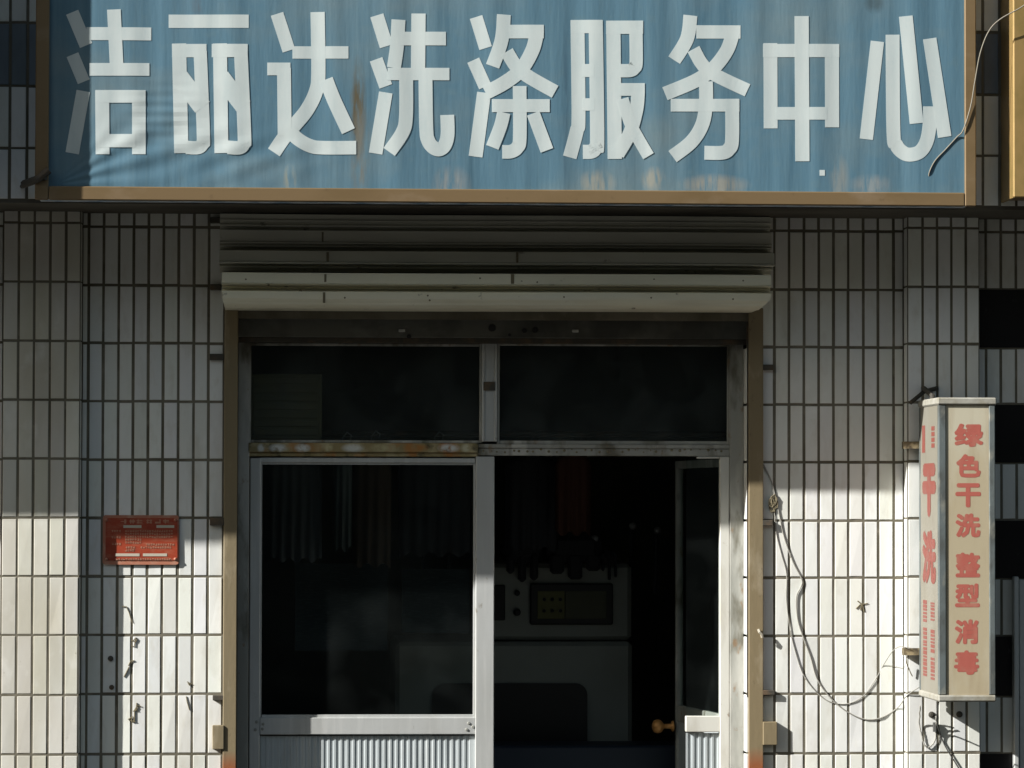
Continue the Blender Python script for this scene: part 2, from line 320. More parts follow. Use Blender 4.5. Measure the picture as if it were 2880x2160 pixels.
# ------------------------------------------------------------------ the tiled shop building
B = thing('shop_building', 'white tiled shop building with long vertical tiles and a glazed aluminium doorway', 'building', (0, 0, 0))
TH = .008
def tiles(mb, xs, zs, dep, mats, gap=.0102, tone=(.90, 1.04)):
    """tiles between grout lines xs and zs on the plane at depth dep; mats(row) gives the material slot"""
    xs = sorted(xs); zs = sorted(zs)
    for j, (z0, z1) in enumerate(zip(zs, zs[1:])):
        for i, (x0, x1) in enumerate(zip(xs, xs[1:])):
            c = random.uniform(*tone); c = (c, c * random.uniform(.985, 1.01), c * random.uniform(.95, 1.03))
            g2 = gap / 2; b = .0022; mi = mats((z0 + z1) / 2) if callable(mats) else mats
            ax, bx_, az, bz = x0 + g2 + random.uniform(-.0010, .0010), x1 - g2 + random.uniform(-.0010, .0010), z0 + g2 + random.uniform(-.0014, .0014), z1 - g2 + random.uniform(-.0014, .0014)
            if bx_ - ax < .008 or bz - az < .008: continue
            t = [random.uniform(-.0011, .0011) for _ in range(4)]
            o = [Vector((ax, -dep + .003, az)), Vector((bx_, -dep + .003, az)), Vector((bx_, -dep + .003, bz)), Vector((ax, -dep + .003, bz))]
            n = [Vector((ax + b, -dep + t[0], az + b)), Vector((bx_ - b, -dep + t[1], az + b)), Vector((bx_ - b, -dep + t[2], bz - b)), Vector((ax + b, -dep + t[3], bz - b))]
            mb.poly(n, mi, c)
            for k in range(4): mb.poly([o[k], o[(k + 1) % 4], n[(k + 1) % 4], n[k]], mi, c)
def zrows(px, pys, dep, pitch, zlo, zhi):
    z = [P(px, y, dep).z for y in pys]
    while z[-1] - pitch > zlo: z.append(z[-1] - pitch)
    z.append(zlo)
    z = [zhi] + [q for q in z if q < zhi - .01]
    return z
ZS = P(50, 562, .53).z            # soffit level
XL, XR = P(668, 1500, 0).x, P(2107, 1500, 0).x    # door opening
XP0, XP1 = P(4, 1400, .077).x, P(224, 1400, .077).x
XQ0, XQ1 = P(2552, 1400, .077).x, P(2757, 1400, .077).x
PD = .077
# plain wall faces
wl = MB()
xs = [XP1] + [P(x, 1400).x for x in (246, 288, 331, 373, 415, 457, 500, 543, 585)] + [P(629, 1400).x]
rowsL = zrows(420, [638, 802.5, 965, 1129, 1293, 1456.6, 1621.5, 1786, 1952, 2121], 0, .25, .0, ZS)
tiles(wl, xs, rowsL, 0, 0)
wl.box(XP1 - .02, XL, .0021, .22, 0, ZS, 1)
xs = [XR + .03] + [P(x, 1400).x for x in (2178, 2219.5, 2261.5, 2303, 2344.5, 2386, 2428.6, 2470, 2514)] + [XQ0]
rowsR = zrows(2370, [650, 815, 977, 1138.5, 1300, 1464.5, 1625, 1789, 1952, 2119], 0, .25, .0, ZS)
tiles(wl, xs, rowsR, 0, 0)
wl.box(XR, XQ0 + .02, .0021, .22, 0, ZS, 1)
# the strips of wall behind the guide rails, the lintel and the tiled reveal right of the door
wl.box(XL, XR, .004, .22, P(1400, 900, -.03).z, ZS, 1)
for z0, z1 in zip(rowsR[1:], rowsR):
    if z1 < P(1400, 960).z:
        c = random.uniform(.95, 1.06); wl.box(XR - .012, XR - .0005, .003, .20, z0 + .005, z1 - .005, 0, c, .002)
wl.build('wall', ['tile', 'grout'], B)
# wall past the pilasters
wr = MB()
xs = [XQ1] + [P(x, 1400).x for x in (2774, 2816, 2859)]; xs += [xs[-1] + .0645 * k for k in range(1, 34)]
rowsF = zrows(2820, [653, 814, 979, 1137, 1302, 1463, 1627, 1789, 1958, 2119], 0, .25, .0, ZS)
bl = [(P(2820, a).z, P(2820, b).z) for a, b in ((814, 979), (1137, 1302), (1463, 1627), (1789, 1958), (2119, 2283))]
isb = lambda z: 2 if any(b < z < a for a, b in bl) else 0
tiles(wr, xs, [z for z in rowsF], 0, lambda z: isb(z) if isb(z) == 0 else 3)
for a, b in bl: wr.box(XQ1 + .004, xs[-1], -.0015, .003, b + .002, a - .002, 2)
wr.box(XQ1 - .02, xs[-1], .0021, .22, 0, ZS, 1)
tag(wr.build('side_wall', ['tile', 'grout', 'black', 'black'], B), 'wall strip with alternating white and black tile bands')
wr = MB(); xs = [XP0 - .0645 * k for k in range(0, 38)]
tiles(wr, xs, rowsL, 0, 0); wr.box(xs[-1], XP0 + .02, .0021, .22, 0, ZS, 1); wr.build('side_wall', ['tile', 'grout'], B)
# pilasters
pl = MB(); xs = [XP0] + [P(x, 1400, PD).x for x in (49, 93, 138, 182)] + [XP1]
rows = zrows(110, [626, 792, 958, 1124, 1290, 1456, 1621, 1787, 1955, 2122], PD, .25, .0, ZS)
tiles(pl, xs, rows, PD, 0, .009); pl.box(XP0 + .002, XP1 - .001, -PD + .0021, .0025, 0, ZS, 1)
for z0, z1 in zip(rows[1:], rows): pl.box(XP1 - .001, XP1 + .002, -PD + .006, -.005, z1 - .004, z0 + .004, 0, .9)
tag(pl.build('pilaster', ['cream', 'grout'], B), 'stained cream tiled pilaster')
pl = MB(); xs = [XQ0] + [P(x, 1400, PD).x for x in (2596, 2637, 2677, 2718)] + [XQ1]
rows = zrows(2650, [641, 806, 967, 1132, 1298, 1458, 1622, 1786, 1950, 2117], PD, .25, .0, ZS)
tiles(pl, xs, rows, PD, 0, .0095); pl.box(XQ0 + .001, XQ1 - .002, -PD + .0021, .0025, 0, ZS, 1)
for z0, z1 in zip(rows[1:], rows): pl.box(XQ0 - .002, XQ0 + .001, -PD + .006, -.005, z1 - .004, z0 + .004, 0, .95)
pl.build('pilaster', ['tile', 'grout'], B)
# upper storey front, hanging forward over the shop front
UD = .53
ov = MB(); xs0 = P(28, 250, UD).x; pit = (P(2764, 250, UD).x - xs0) / 57
xs = [xs0 + pit * k for k in range(-46, 96)]
zz = [P(100, y, UD).z for y in (417, 242, 64)]; zz = [ZS] + zz + [zz[-1] + .27 * k for k in range(1, 5)]
tiles(ov, xs, zz, UD, lambda z: 1 if zz[2] < z < zz[3] else 0, .011)
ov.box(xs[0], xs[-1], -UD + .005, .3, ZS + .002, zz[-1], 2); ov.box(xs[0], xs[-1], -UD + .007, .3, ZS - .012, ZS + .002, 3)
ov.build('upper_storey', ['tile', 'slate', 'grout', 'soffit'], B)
# room behind
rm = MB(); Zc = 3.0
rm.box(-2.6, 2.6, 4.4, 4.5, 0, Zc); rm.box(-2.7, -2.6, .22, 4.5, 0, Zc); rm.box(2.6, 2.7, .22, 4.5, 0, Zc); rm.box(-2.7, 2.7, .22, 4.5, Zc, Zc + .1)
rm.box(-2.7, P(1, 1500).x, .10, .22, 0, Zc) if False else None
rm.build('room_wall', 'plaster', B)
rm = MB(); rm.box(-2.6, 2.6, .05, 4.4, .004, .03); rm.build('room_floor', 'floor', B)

# shop front: frame, transoms, fixed door, sidelight, open door
RD = -.105
part('door_post', 'alu_dirty', B, (667, 955, 699, 2600, RD, RD - .06)); tag(part('door_post', 'alu_dirty', B, (2053, 955, 2091, 2600, RD + .012, RD - .07)), 'wide right door post with stained white paint')
part('lintel_panel', 'head', B, (664, 893, 2108, 951, -.045, -.09), bev=.004)
part('head_rail', 'dark_metal', B, (664, 951, 2108, 966, -.06, -.16))
for x, y in ((1130, 930), (1618, 931)):
    bo = MB(); bo.box(P(x - 9, y, -.045).x, P(x + 9, y, -.045).x, .033, .046, P(x, y + 4, -.045).z, P(x, y - 4, -.045).z, bev=.002); tag(bo.build('bolt', 'alu', B), 'bright metal bolt head')
for x, y, r in ((1384, 922, .017), (1475, 930, .012), (1505, 928, .014), (1433, 942, .008), (1150, 946, .01)):
    bo = MB(); bo.lathe(P(x, y, -.044), (0, -1, 0), [(0, r), (.003, r * .9)], 10); bo.build('bolt_hole', 'machine_dark', B)
tag(part('mullion', 'alu', B, (1356, 966, 1363, 1242, RD, RD - .05), (1391, 966, 1398, 1242, RD, RD - .05), (1363, 966, 1391, 1242, RD - .006, RD - .05)), 'grey mullion with a strip of old tape')
part('mullion_tape', 'dark_metal', B, (1360, 1074, 1393, 1098, RD + .002, RD - .004), bev=0)
tag(part('transom_bar', 'rot', B, (699, 1246, 1345, 1272, RD + .006, RD - .05), (699, 1272, 1345, 1284, RD - .006, RD - .05)), 'left half of transom bar with flaking paint and rust')
tr = part('transom_bar', 'alu_dirty', B, (1345, 1250, 2053, 1261, RD + .004, RD - .05), (1345, 1261, 2053, 1282, RD - .003, RD - .05))
tr['label'] = 'right half of transom bar in dull grey metal'
rv = MB(); rr_ = random.Random(3)
for k in range(34):
    rv = MB(); x = 1362 + k * 20.2 + rr_.uniform(-5, 5); rv.lathe(P(x, 1266 + rr_.uniform(-3, 6), RD - .003), (0, -1, 0), [(0, rr_.uniform(.003, .007)), (.003, .003)], 6); rv.build('rust_scab', 'twig', tr)
W1 = part('transom_window', 'alu_dirty', B, (699, 966, 706, 1246, RD - .01, RD - .05), (1349, 966, 1356, 1246, RD - .01, RD - .05), (706, 966, 1349, 973, RD - .012, RD - .05), (706, 1238, 1349, 1246, RD - .012, RD - .05))
part('pane', 'glass_dirty', W1, (704, 970, 1351, 1243, RD - .03, RD - .034), bev=0)
W2 = part('transom_window', 'alu_dirty', B, (1398, 966, 1405, 1250, RD - .01, RD - .05), (2046, 966, 2053, 1250, RD - .01, RD - .05), (1405, 966, 2046, 973, RD - .012, RD - .05), (1405, 1240, 2046, 1250, RD - .012, RD - .05))
part('pane', 'glass_dirty', W2, (1401, 970, 2050, 1246, RD - .03, RD - .034), bev=0)
zb = .05
yb = 2600
# fixed left door
D1 = part('door', 'alu', B, (701, 1288, 731, yb, RD - .004, RD - .05), (1337, 1284, 1389, yb, RD + .004, RD - .05), (731, 1288, 1337, 1302, RD - .006, RD - .05), (731, 2018, 1337, 2066, RD - .003, RD - .05), (731, 2560, 1337, yb, RD - .003, RD - .05), bev=.003)
D1['label'] = 'closed left glazed door with fluted lower panel'
part('pane', 'glass', D1, (729, 1300, 1339, 2020, RD - .03, RD - .035), bev=0)
part('glazing_bead', 'alu', D1, (731, 1302, 736, 2018, RD - .014, RD - .03), (1331, 1302, 1337, 2018, RD - .014, RD - .03), (736, 2010, 1331, 2018, RD - .014, RD - .03), (736, 1302, 1331, 1307, RD - .014, RD - .03), bev=.001)
def flutes(name, px0, px1, py0, py1, dep, parent, pitch=.0265, depth=.0035):
    m = MB(); x0, x1 = P(px0, 2080, dep).x, P(px1, 2080, dep).x; z0, z1 = P(1400, py1, dep).z, P(1400, py0, dep).z
    pts = []; x = x0
    while x < x1 - pitch:
        pts += [(x, 0), (x + pitch * .25, 0), (x + pitch * .34, depth), (x + pitch * .84, depth), (x + pitch * .93, 0)]; x += pitch
    pts.append((x1, 0))
    for (a, da), (b, db) in zip(pts, pts[1:]): m.poly([(a, -dep + da, z0), (b, -dep + db, z0), (b, -dep + db, z1), (a, -dep + da, z1)])
    m.box(x0, x1, -dep + depth + .004, -dep + depth + .012, z0, z1)
    return m.build(name, 'kick', parent)
flutes('kick_panel', 732, 1336, 2069, 2560, RD - .02, D1)
for x, y in ((722, 2030), (740, 2036), (718, 2052), (738, 2050), (1318, 2034), (1330, 2044), (1312, 2052)):
    sc = MB(); sc.lathe(P(x, y, RD - .003), (0, -1, 0), [(0, .007), (.0045, .005)], 8); sc.build('screw', 'alu_dirty', D1)
# narrow fixed sidelight at the right
D2 = part('sidelight', 'alu_pale', B, (2025, 1284, 2052, yb, RD + .004, RD - .05), (1929, 2014, 2025, 2059, RD - .004, RD - .045), (1929, 2560, 2025, yb, RD - .004, RD - .045), (1960, 1284, 2025, 1290, RD - .006, RD - .045), bev=.003)
D2['label'] = 'narrow fixed glazed panel right of the open door'
part('pane', 'glass', D2, (1930, 1290, 2026, 2016, RD - .03, RD - .035), bev=0)
flutes('kick_panel', 1930, 2024, 2063, 2560, RD - .02, D2, .028, .004)
# open leaf swung into the room
hx = P(2046, 1500, RD - .06).x; LW = P(1926, 1500, RD).x - P(1390, 1500, RD).x - .01
th = R(82); du = Vector((-math.cos(th), math.sin(th), 0)); dn = Vector((-math.sin(th), -math.cos(th), 0)); H0 = Vector((hx, -RD + .06, 0))
zt, zr1, zr0, zb0 = P(1900, 1290, RD).z, P(1900, 2012, RD).z, P(1900, 2060, RD).z, .05
def leafbox(m, a0, a1, t0, t1, z0, z1):
    q = MB(); q.box(a0, a1, t0, t1, z0, z1, bev=.003)
    i = len(m.v); m.v += [H0 + du * v.x + dn * v.y + Vector((0, 0, v.z)) for v in q.v]; m.f += [tuple(i + k for k in f) for f in q.f]; m.mi += q.mi; m.c += q.c
lf = MB(); leafbox(lf, 0, .03, 0, .03, zb0, zt); leafbox(lf, LW - .03, LW, 0, .03, zb0, zt); leafbox(lf, .03, LW - .03, .003, .028, zt - .035, zt)
leafbox(lf, .03, LW - .03, .003, .028, zr0, zr1); leafbox(lf, .03, LW - .03, .003, .028, zb0, zb0 + .08)
D3 = lf.build('door', 'alu_dirty', B); D3['label'] = 'right glazed door leaf standing open into the dark room'
m = MB(); leafbox(m, .025, LW - .025, .012, .017, zr1 - .01, zt - .03); m.build('pane', 'glass', D3)
m = MB(); leafbox(m, .025, LW - .025, .008, .02, zb0 + .07, zr0 + .005); m.build('kick_panel', 'kick', D3)
hz = P(1843, 2040, -1.0).z; hc = H0 + du * (LW - .03) + Vector((0, 0, hz)) + dn * .045
m = MB(); m.lathe(hc, dn, [(0, .024), (.006, .024), (.010, .012), (.045, .010), (.05, .018), (.06, .029), (.075, .032), (.09, .027), (.098, .012)], 16); m.build('handle', 'brass', D3, smooth=True)

# ------------------------------------------------------------------ roller shutter
SH = thing('roller_shutter', 'grimy ribbed steel roller shutter hood with guide rails over the doorway', 'shutter', (P(1400, 870, .1).x, 0, 0))
PXM = 1395
prof = []
for y, d in [(606, .02), (606, .095), (621, .095), (622, .106), (626, .106), (628, .090), (633, .075), (636, .092), (641, .092), (643, .070), (650, .070),
             (651, .128), (682, .132), (684, .146), (688, .146), (690, .118), (694, .128), (697, .128), (699, .085), (706, .085),
             (708, .225), (738, .232), (740, .248), (744, .248), (747, .150), (752, .164), (756, .164), (758, .10), (767, .10),
             (770, .160), (798, .166), (801, .178), (804, .150), (807, .120), (812, .134), (815, .110), (819, .110),
             (822, .172), (838, .172), (842, .172), (847, .168), (853, .160), (857, .158), (862, .15), (869, .13)]:
    d += .17 if 768 < y < 873 else 0
    p = P(PXM, y, d); prof.append((p.y, p.z))
prof.append((-.20, prof[-1][1] + .004)); prof.append((0.0, prof[-1][1]))
x0, x1 = P(618, 760, .12).x, P(2169, 760, .12).x
zc = P(PXM, 836, .34).z
def hoodfx(x, y, z, t):
    k = max(0, (zc - z) / (zc - P(PXM, 869, .3).z)); k = min(k, 1)
    x = x + (k * .012 if t < .5 else 0) - (k * .050 * max(0, t - .94) / .06)
    dent = .0022 * math.sin(x * 5.1 + 1) * math.sin(z * 9) + .0012 * math.sin(x * 17 + z * 30)
    return (x, y + dent - .001, z + .0015 * math.sin(x * 2.3))
ksp = 28
hm = MB(); hm.extrude_x(prof[:ksp + 1] + [(0.0, prof[ksp][1]), (0.0, prof[0][1])], x0, x1, 60, fx=hoodfx); hood = hm.build('hood', 'hood', SH)
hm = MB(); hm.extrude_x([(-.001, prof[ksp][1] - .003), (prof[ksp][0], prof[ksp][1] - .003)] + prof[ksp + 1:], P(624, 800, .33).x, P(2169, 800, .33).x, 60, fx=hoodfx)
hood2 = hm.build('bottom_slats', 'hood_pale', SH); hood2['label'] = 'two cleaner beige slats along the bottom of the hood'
for x, ya, yb_, d, wd in ((905, 652, 683, .133, 5), (918, 709, 740, .233, 7), (912, 771, 800, .167, 6), (908, 822, 852, .173, 7), (1452, 709, 740, .233, 6), (1437, 771, 800, .167, 9)):
    m = MB(); d += .17 if ya > 768 else 0; pb(m, x, ya, x + wd, yb_, d, d - .004, bev=0); m.build('seam', 'twig', hood2 if ya > 768 else hood)
m = MB(); rr_ = random.Random(11)
for x, y in ((756, 800), (688, 786), (845, 817), (972, 838), (1325, 797), (1353, 783), (1470, 792), (1509, 794), (1835, 786), (1890, 794), (1588, 836), (1830, 838), (1205, 832), (1212, 845), (2090, 790), (2060, 842)):
    m = MB(); m.lathe(P(x + rr_.uniform(-4, 4), y, .325), (0, -1, 0), [(0, rr_.uniform(.004, .008)), (.010 + .01 * (y > 820), .004)], 7); m.build('dirt_spot', 'twig', hood2)
GL = part('guide_rail', 'rail', SH, (628, 866, 666, 2600, .022, 0.0), bev=.003)
part('guide_slot', 'dark_metal', GL, (661, 872, 667, 2600, .012, -.10), bev=0)
GRr = part('guide_rail', 'rail', SH, (2106, 866, 2147, 2600, .022, 0.0), bev=.003)
part('guide_slot', 'dark_metal', GRr, (2101, 905, 2106, 1960, .006, -.02), bev=0)
for r in ((590, 611, 622, 626, .05, -.001), (591, 799, 622, 815, .05, -.001), (590, 995, 630, 1013, .022, -.001), (590, 1456, 630, 1478, .022, -.001), (598, 1956, 630, 1970, .02, -.001)):
    tag(part('bracket', 'dark_metal', GL, r))
tag(part('bracket', 'rail', GL, (597, 2040, 630, 2108, .03, -.001), bev=.003), 'khaki fixing plate at the lower left of the doorway')
for r in ((2145, 1025, 2176, 1041, .022, -.001), (2145, 1463, 2174, 1479, .022, -.001), (2145, 1941, 2179, 1955, .022, -.001)):
    part('bracket', 'dark_metal', GRr, r)
tag(part('bracket', 'rail', GRr, (2146, 2030, 2186, 2096, .03, -.001), bev=.003), 'khaki fixing plate at the lower right of the doorway')
m = MB(); m.tube([P(2133, 1770, .03), P(2136, 1778, .035), P(2142, 1784, .033), P(2144, 1793, .03)], .006, 5); m.build('paint_fleck', 'plaque_white', GRr)

# ------------------------------------------------------------------ the blue banner sign
def wr(x, z):
    c = P(150, 520, SIGN_D); dx, dz = x - c.x, z - c.z
    a = 0.0016 * math.sin(x * 11 + 2 * math.sin(z * 2)) + .0010 * math.sin(x * 29 + z * 3) + .0008 * math.sin(x * 47 + 1)
    rr = math.hypot(dx, dz); ang = math.atan2(dz, max(dx, 1e-3))
    a += .0020 * math.exp(-((rr - .35) / .38) ** 2) * math.sin(ang * 24 + .6) * math.exp(-((ang - .32) / .42) ** 2)
    e = P(460, 320, SIGN_D); a += .0009 * math.sin((z - e.z) * 150) * math.exp(-(((x - e.x) / .12) ** 2 + ((z - e.z) / .11) ** 2))
    e = P(640, 440, SIGN_D); q = (x - e.x) * -.42 + (z - e.z); a += .0018 * math.sin(q * 60) * math.exp(-(((x - e.x) / .30) ** 2 + ((z - e.z) / .10) ** 2))
    return a
sx0, sx1 = P(100, 300, SIGN_D).x, P(2744, 300, SIGN_D).x
sz0 = P(1420, 571, SIGN_D + .012).z; sz1 = P(1420, -230, SIGN_D).z
print('sign bottom', sz0, 'from shadow', P(2350, 1379).z + SIGN_D * TZ)
SG = thing('shop_sign', 'long faded blue vinyl shop sign with white taped Chinese characters and gold trim', 'sign', ((sx0 + sx1) / 2, -.6, sz0))
tw = P(138, 300, SIGN_D).x - sx0; tb = .056
m = MB(); nx, nz = 520, 240; X0, X1, Z0, Z1 = sx0 + .01, sx1 - .01, sz0 + .01, sz1
for j in range(nz + 1):
    for i in range(nx + 1):
        x, z = X0 + (X1 - X0) * i / nx, Z0 + (Z1 - Z0) * j / nz; m.v.append(Vector((x, -SIGN_D - wr(x, z), z)))
for j in range(nz):
    for i in range(nx):
        a = j * (nx + 1) + i; m.f.append((a, a + 1, a + nx + 2, a + nx + 1)); m.mi.append(0); m.c.append(1)
m.build('banner', 'vinyl', SG, smooth=True)
m = MB(); m.box(sx0 + .006, sx1 - .006, -SIGN_D + .015, -UD - .003, sz0 + .012, sz1, bev=.004); m.build('sign_case', 'vinyl_under', SG)
f = SIGN_D + .014
m = MB(); m.box(sx0, sx0 + tw, -f, -SIGN_D + .012, sz0, sz1, bev=.004); m.build('frame_trim', 'gold', SG)
rw = sx1 - P(2712, 300, SIGN_D).x
m = MB(); m.box(sx1 - rw, sx1, -f, -SIGN_D + .012, sz0, sz1, bev=.004); m.build('frame_trim', 'gold', SG)
m = MB(); m.box(sx0 + tw + .001, sx1 - rw - .001, -f + .001, -SIGN_D + .012, sz0, sz0 + tb, bev=.004); m.build('frame_trim', 'gold', SG)
m = MB(); m.box(sx0, sx1, -f + .003, -SIGN_D + .012, sz1 - .05, sz1 + .01, bev=.004); m.build('frame_trim', 'gold', SG)
# characters: strokes of tape, in zoom units (x, y) of three 960 px wide views; (points, width)
K = 960 / 2212.0
CH = {
 'A': [
  [([(468, 80), (558, 295)], 85), ([(470, 355), (543, 530)], 82), ([(540, 590), (468, 993)], 88), ([(560, 218), (980, 220)], 84), ([(738, 62), (755, 412)], 88), ([(580, 450), (968, 450)], 82),
   ([(662, 585), (665, 1000)], 90), ([(900, 585), (900, 1000)], 88), ([(620, 625), (943, 625)], 82), ([(640, 912), (880, 912)], 86)],
  [([(1093, 138), (1612, 138)], 86), ([(1160, 282), (1175, 992)], 92), ([(1115, 328), (1338, 328)], 86), ([(1297, 330), (1318, 880), (1310, 935), (1280, 957), (1205, 955)], 86), ([(1165, 500), (1312, 695)], 118),
   ([(1425, 282), (1435, 992)], 90), ([(1372, 328), (1605, 328)], 86), ([(1560, 330), (1584, 880), (1577, 935), (1548, 958), (1475, 955)], 88), ([(1432, 498), (1578, 690)], 112)],
  [([(1795, 90), (1872, 328)], 84), ([(1895, 340), (2258, 340)], 80), ([(2058, 78), (2063, 470), (2048, 590), (1990, 710), (1905, 815), (1838, 895), (1775, 988)], 92),
   ([(1732, 447), (1882, 447)], 82), ([(1840, 440), (1845, 880)], 90), ([(2112, 515), (2165, 650), (2258, 850)], 92), ([(1875, 850), (1935, 905), (2010, 945), (2090, 957), (2308, 957)], 88)]],
 'B': [
  [([(230, 100), (292, 300)], 88), ([(225, 385), (288, 560)], 86), ([(288, 600), (222, 995)], 88), ([(370, 128), (360, 300), (340, 440)], 90), ([(385, 250), (678, 250)], 88), ([(500, 88), (497, 445)], 92),
   ([(300, 480), (700, 480)], 80), ([(420, 515), (418, 760), (395, 860), (310, 985)], 90), ([(545, 515), (550, 830), (562, 910), (595, 955), (635, 968), (670, 940), (688, 870), (686, 745)], 90)],
  [([(873, 110), (935, 312)], 84), ([(855, 390), (932, 562)], 84), ([(925, 600), (870, 1015)], 90), ([(1053, 95), (1038, 260), (980, 430)], 90), ([(1085, 205), (1312, 205)], 88),
   ([(1268, 200), (1240, 320), (1165, 450), (1060, 535), (935, 602)], 92), ([(1072, 335), (1140, 440), (1225, 505), (1385, 595)], 88), ([(1155, 558), (1156, 890), (1140, 955), (1100, 982), (1042, 984)], 88),
   ([(975, 685), (1350, 685)], 84), ([(1052, 730), (1030, 820), (978, 955)], 86), ([(1243, 735), (1332, 975)], 86)],
  [([(1530, 130), (1537, 750), (1525, 850), (1480, 1020)], 90), ([(1490, 172), (1690, 172)], 86), ([(1648, 130), (1658, 900), (1645, 960), (1620, 982), (1565, 984)], 92), ([(1560, 457), (1640, 457)], 84), ([(1562, 677), (1642, 677)], 80),
   ([(1762, 135), (1772, 1030)], 92), ([(1715, 177), (1955, 177)], 86), ([(1908, 180), (1910, 400), (1897, 440), (1870, 457), (1800, 458)], 86), ([(1800, 580), (1966, 580)], 82),
   ([(1922, 600), (1912, 710), (1870, 860), (1790, 1000)], 88), ([(1822, 640), (1868, 790), (1925, 900), (1990, 1012)], 78)]],
 'C': [
  [([(50, 100), (28, 250), (-55, 390)], 90), ([(88, 207), (375, 207)], 86), ([(328, 200), (290, 320), (205, 435), (90, 520), (-115, 608)], 90), ([(70, 318), (125, 415), (200, 480), (420, 585)], 86),
   ([(150, 528), (150, 680), (125, 810), (55, 920), (-66, 1015)], 90), ([(-78, 682), (368, 682)], 82), ([(320, 640), (320, 905), (300, 965), (255, 990), (140, 990)], 90)],
  [([(568, 280), (570, 832)], 90), ([(967, 285), (968, 825)], 92), ([(520, 328), (1015, 328)], 86), ([(600, 735), (935, 735)], 82), ([(770, 105), (775, 1045)], 92)],
  [([(1262, 268), (1190, 902)], 86), ([(1360, 225), (1366, 850), (1385, 940), (1430, 990), (1480, 1002), (1540, 980), (1582, 910), (1600, 800), (1602, 690)], 90), ([(1445, 105), (1515, 800)], 88), ([(1600, 250), (1697, 888)], 88)]]}
def smooth_line(pts, sub=8):
    if len(pts) == 2: return [Vector((pts[0][0] + (pts[1][0] - pts[0][0]) * t / 24, pts[0][1] + (pts[1][1] - pts[0][1]) * t / 24)) for t in range(25)]
    p = [Vector(q) for q in pts]; out = []
    for i in range(len(p) - 1):
        a, b, c, d = p[max(i - 1, 0)], p[i], p[i + 1], p[min(i + 2, len(p) - 1)]
        for k in range(sub):
            t = k / sub; out.append(.5 * ((2 * b) + (c - a) * t + (2 * a - 5 * b + 4 * c - d) * t * t + (3 * b - a - 3 * c + d) * t ** 3))
    out.append(p[-1]); return out
for key, off in (('A', 0), ('B', 960), ('C', 1920)):
    for strokes in CH[key]:
        m = MB()
        for si, (pts, wd) in enumerate(strokes):
            line = smooth_line(pts); lift = .0012 + .00016 * si; rows_ = []
            for i, p in enumerate(line):
                d = (line[min(i + 1, len(line) - 1)] - line[max(i - 1, 0)]).normalized(); nn = Vector((-d.y, d.x))
                row = []
                for t in (-1, -.75, -.5, -.25, 0, .25, .5, .75, 1):
                    q = p + nn * (wd / 2 * t); wpt = P(off + q.x * K, q.y * K, SIGN_D); row.append((wpt.x, wpt.z))
                rows_.append(row)
            base = len(m.v)
            for row in rows_:
                for (x, z) in row: m.v.append(Vector((x, -SIGN_D - wr(x, z) - lift, z)))
                for k in (0, 8): x, z = row[k]; m.v.append(Vector((x, -SIGN_D - wr(x, z) - lift + .0006, z)))
            for i in range(len(rows_) - 1):
                a, b = base + i * 11, base + (i + 1) * 11
                for k in range(8): m.f.append((a + k, a + k + 1, b + k + 1, b + k)); m.mi.append(0); m.c.append(1)
                for k, e in ((0, 9), (8, 10)): m.f.append((a + k, b + k, b + e, a + e)); m.mi.append(0); m.c.append(1)
        m.build('character', 'tape', SG)
m = MB(); pb(m, 2305, 478, 2320, 494, SIGN_D + .004, SIGN_D, bev=0); tag(m.build('tape_scrap', 'tape', SG), 'small white square of tape at lower right')
# ------------------------------------------------------------------ signs of the shops on either side
ND = .97
xe = P(256, 250, SIGN_D).x; xn = xe - (ND - SIGN_D) * TX; zn = P(560, 1531).z + ND * TZ
NS = thing('shop_sign', 'deep brown neighbouring shop sign just past the left edge of the view', 'sign', (xn - 1, -.7, zn))
m = MB(); m.box(xn - 2.6, xn, -ND + .03, -UD - .003, zn, zn + 1.30, bev=.004); m.build('sign_case', 'brown_board', NS)
m = MB(); m.box(xn - 2.6, xn, -ND, -ND + .028, zn - .002, zn + .06, bev=.004); m.box(xn - .06, xn + .002, -ND - .001, -ND + .028, zn + .062, zn + 1.30, bev=.004); m.build('frame_trim', 'gold', NS)
GD = .80
gx = P(2814, 300, UD).x; gz = P(2840, 556, GD).z
GS = thing('shop_sign', 'gold framed shop sign cut off by the right edge beside the cable', 'sign', (gx + .7, -.7, gz))
m = MB(); m.box(gx + .012, gx + 2.2, -GD + .03, -UD - .003, gz + .01, gz + 1.4); m.build('sign_case', 'gold', GS)
m = MB(); m.box(gx, gx + .010, -GD + .022, -UD - .004, gz, gz + 1.4, bev=.002); m.build('side_trim', 'gold_bright', GS)
m = MB(); m.box(gx - .002, gx + .05, -GD - .012, -GD + .020, gz, gz + 1.4, bev=.005); m.box(gx + .052, gx + 2.2, -GD - .012, -GD + .020, gz, gz + .055, bev=.005); m.build('frame_trim', 'gold_bright', GS)
m = MB(); m.box(gx + .052, gx + 2.2, -GD, -GD + .02, gz + .057, gz + 1.4); m.build('panel', 'gold_bright', GS)
print('neighbour end', xn, zn)

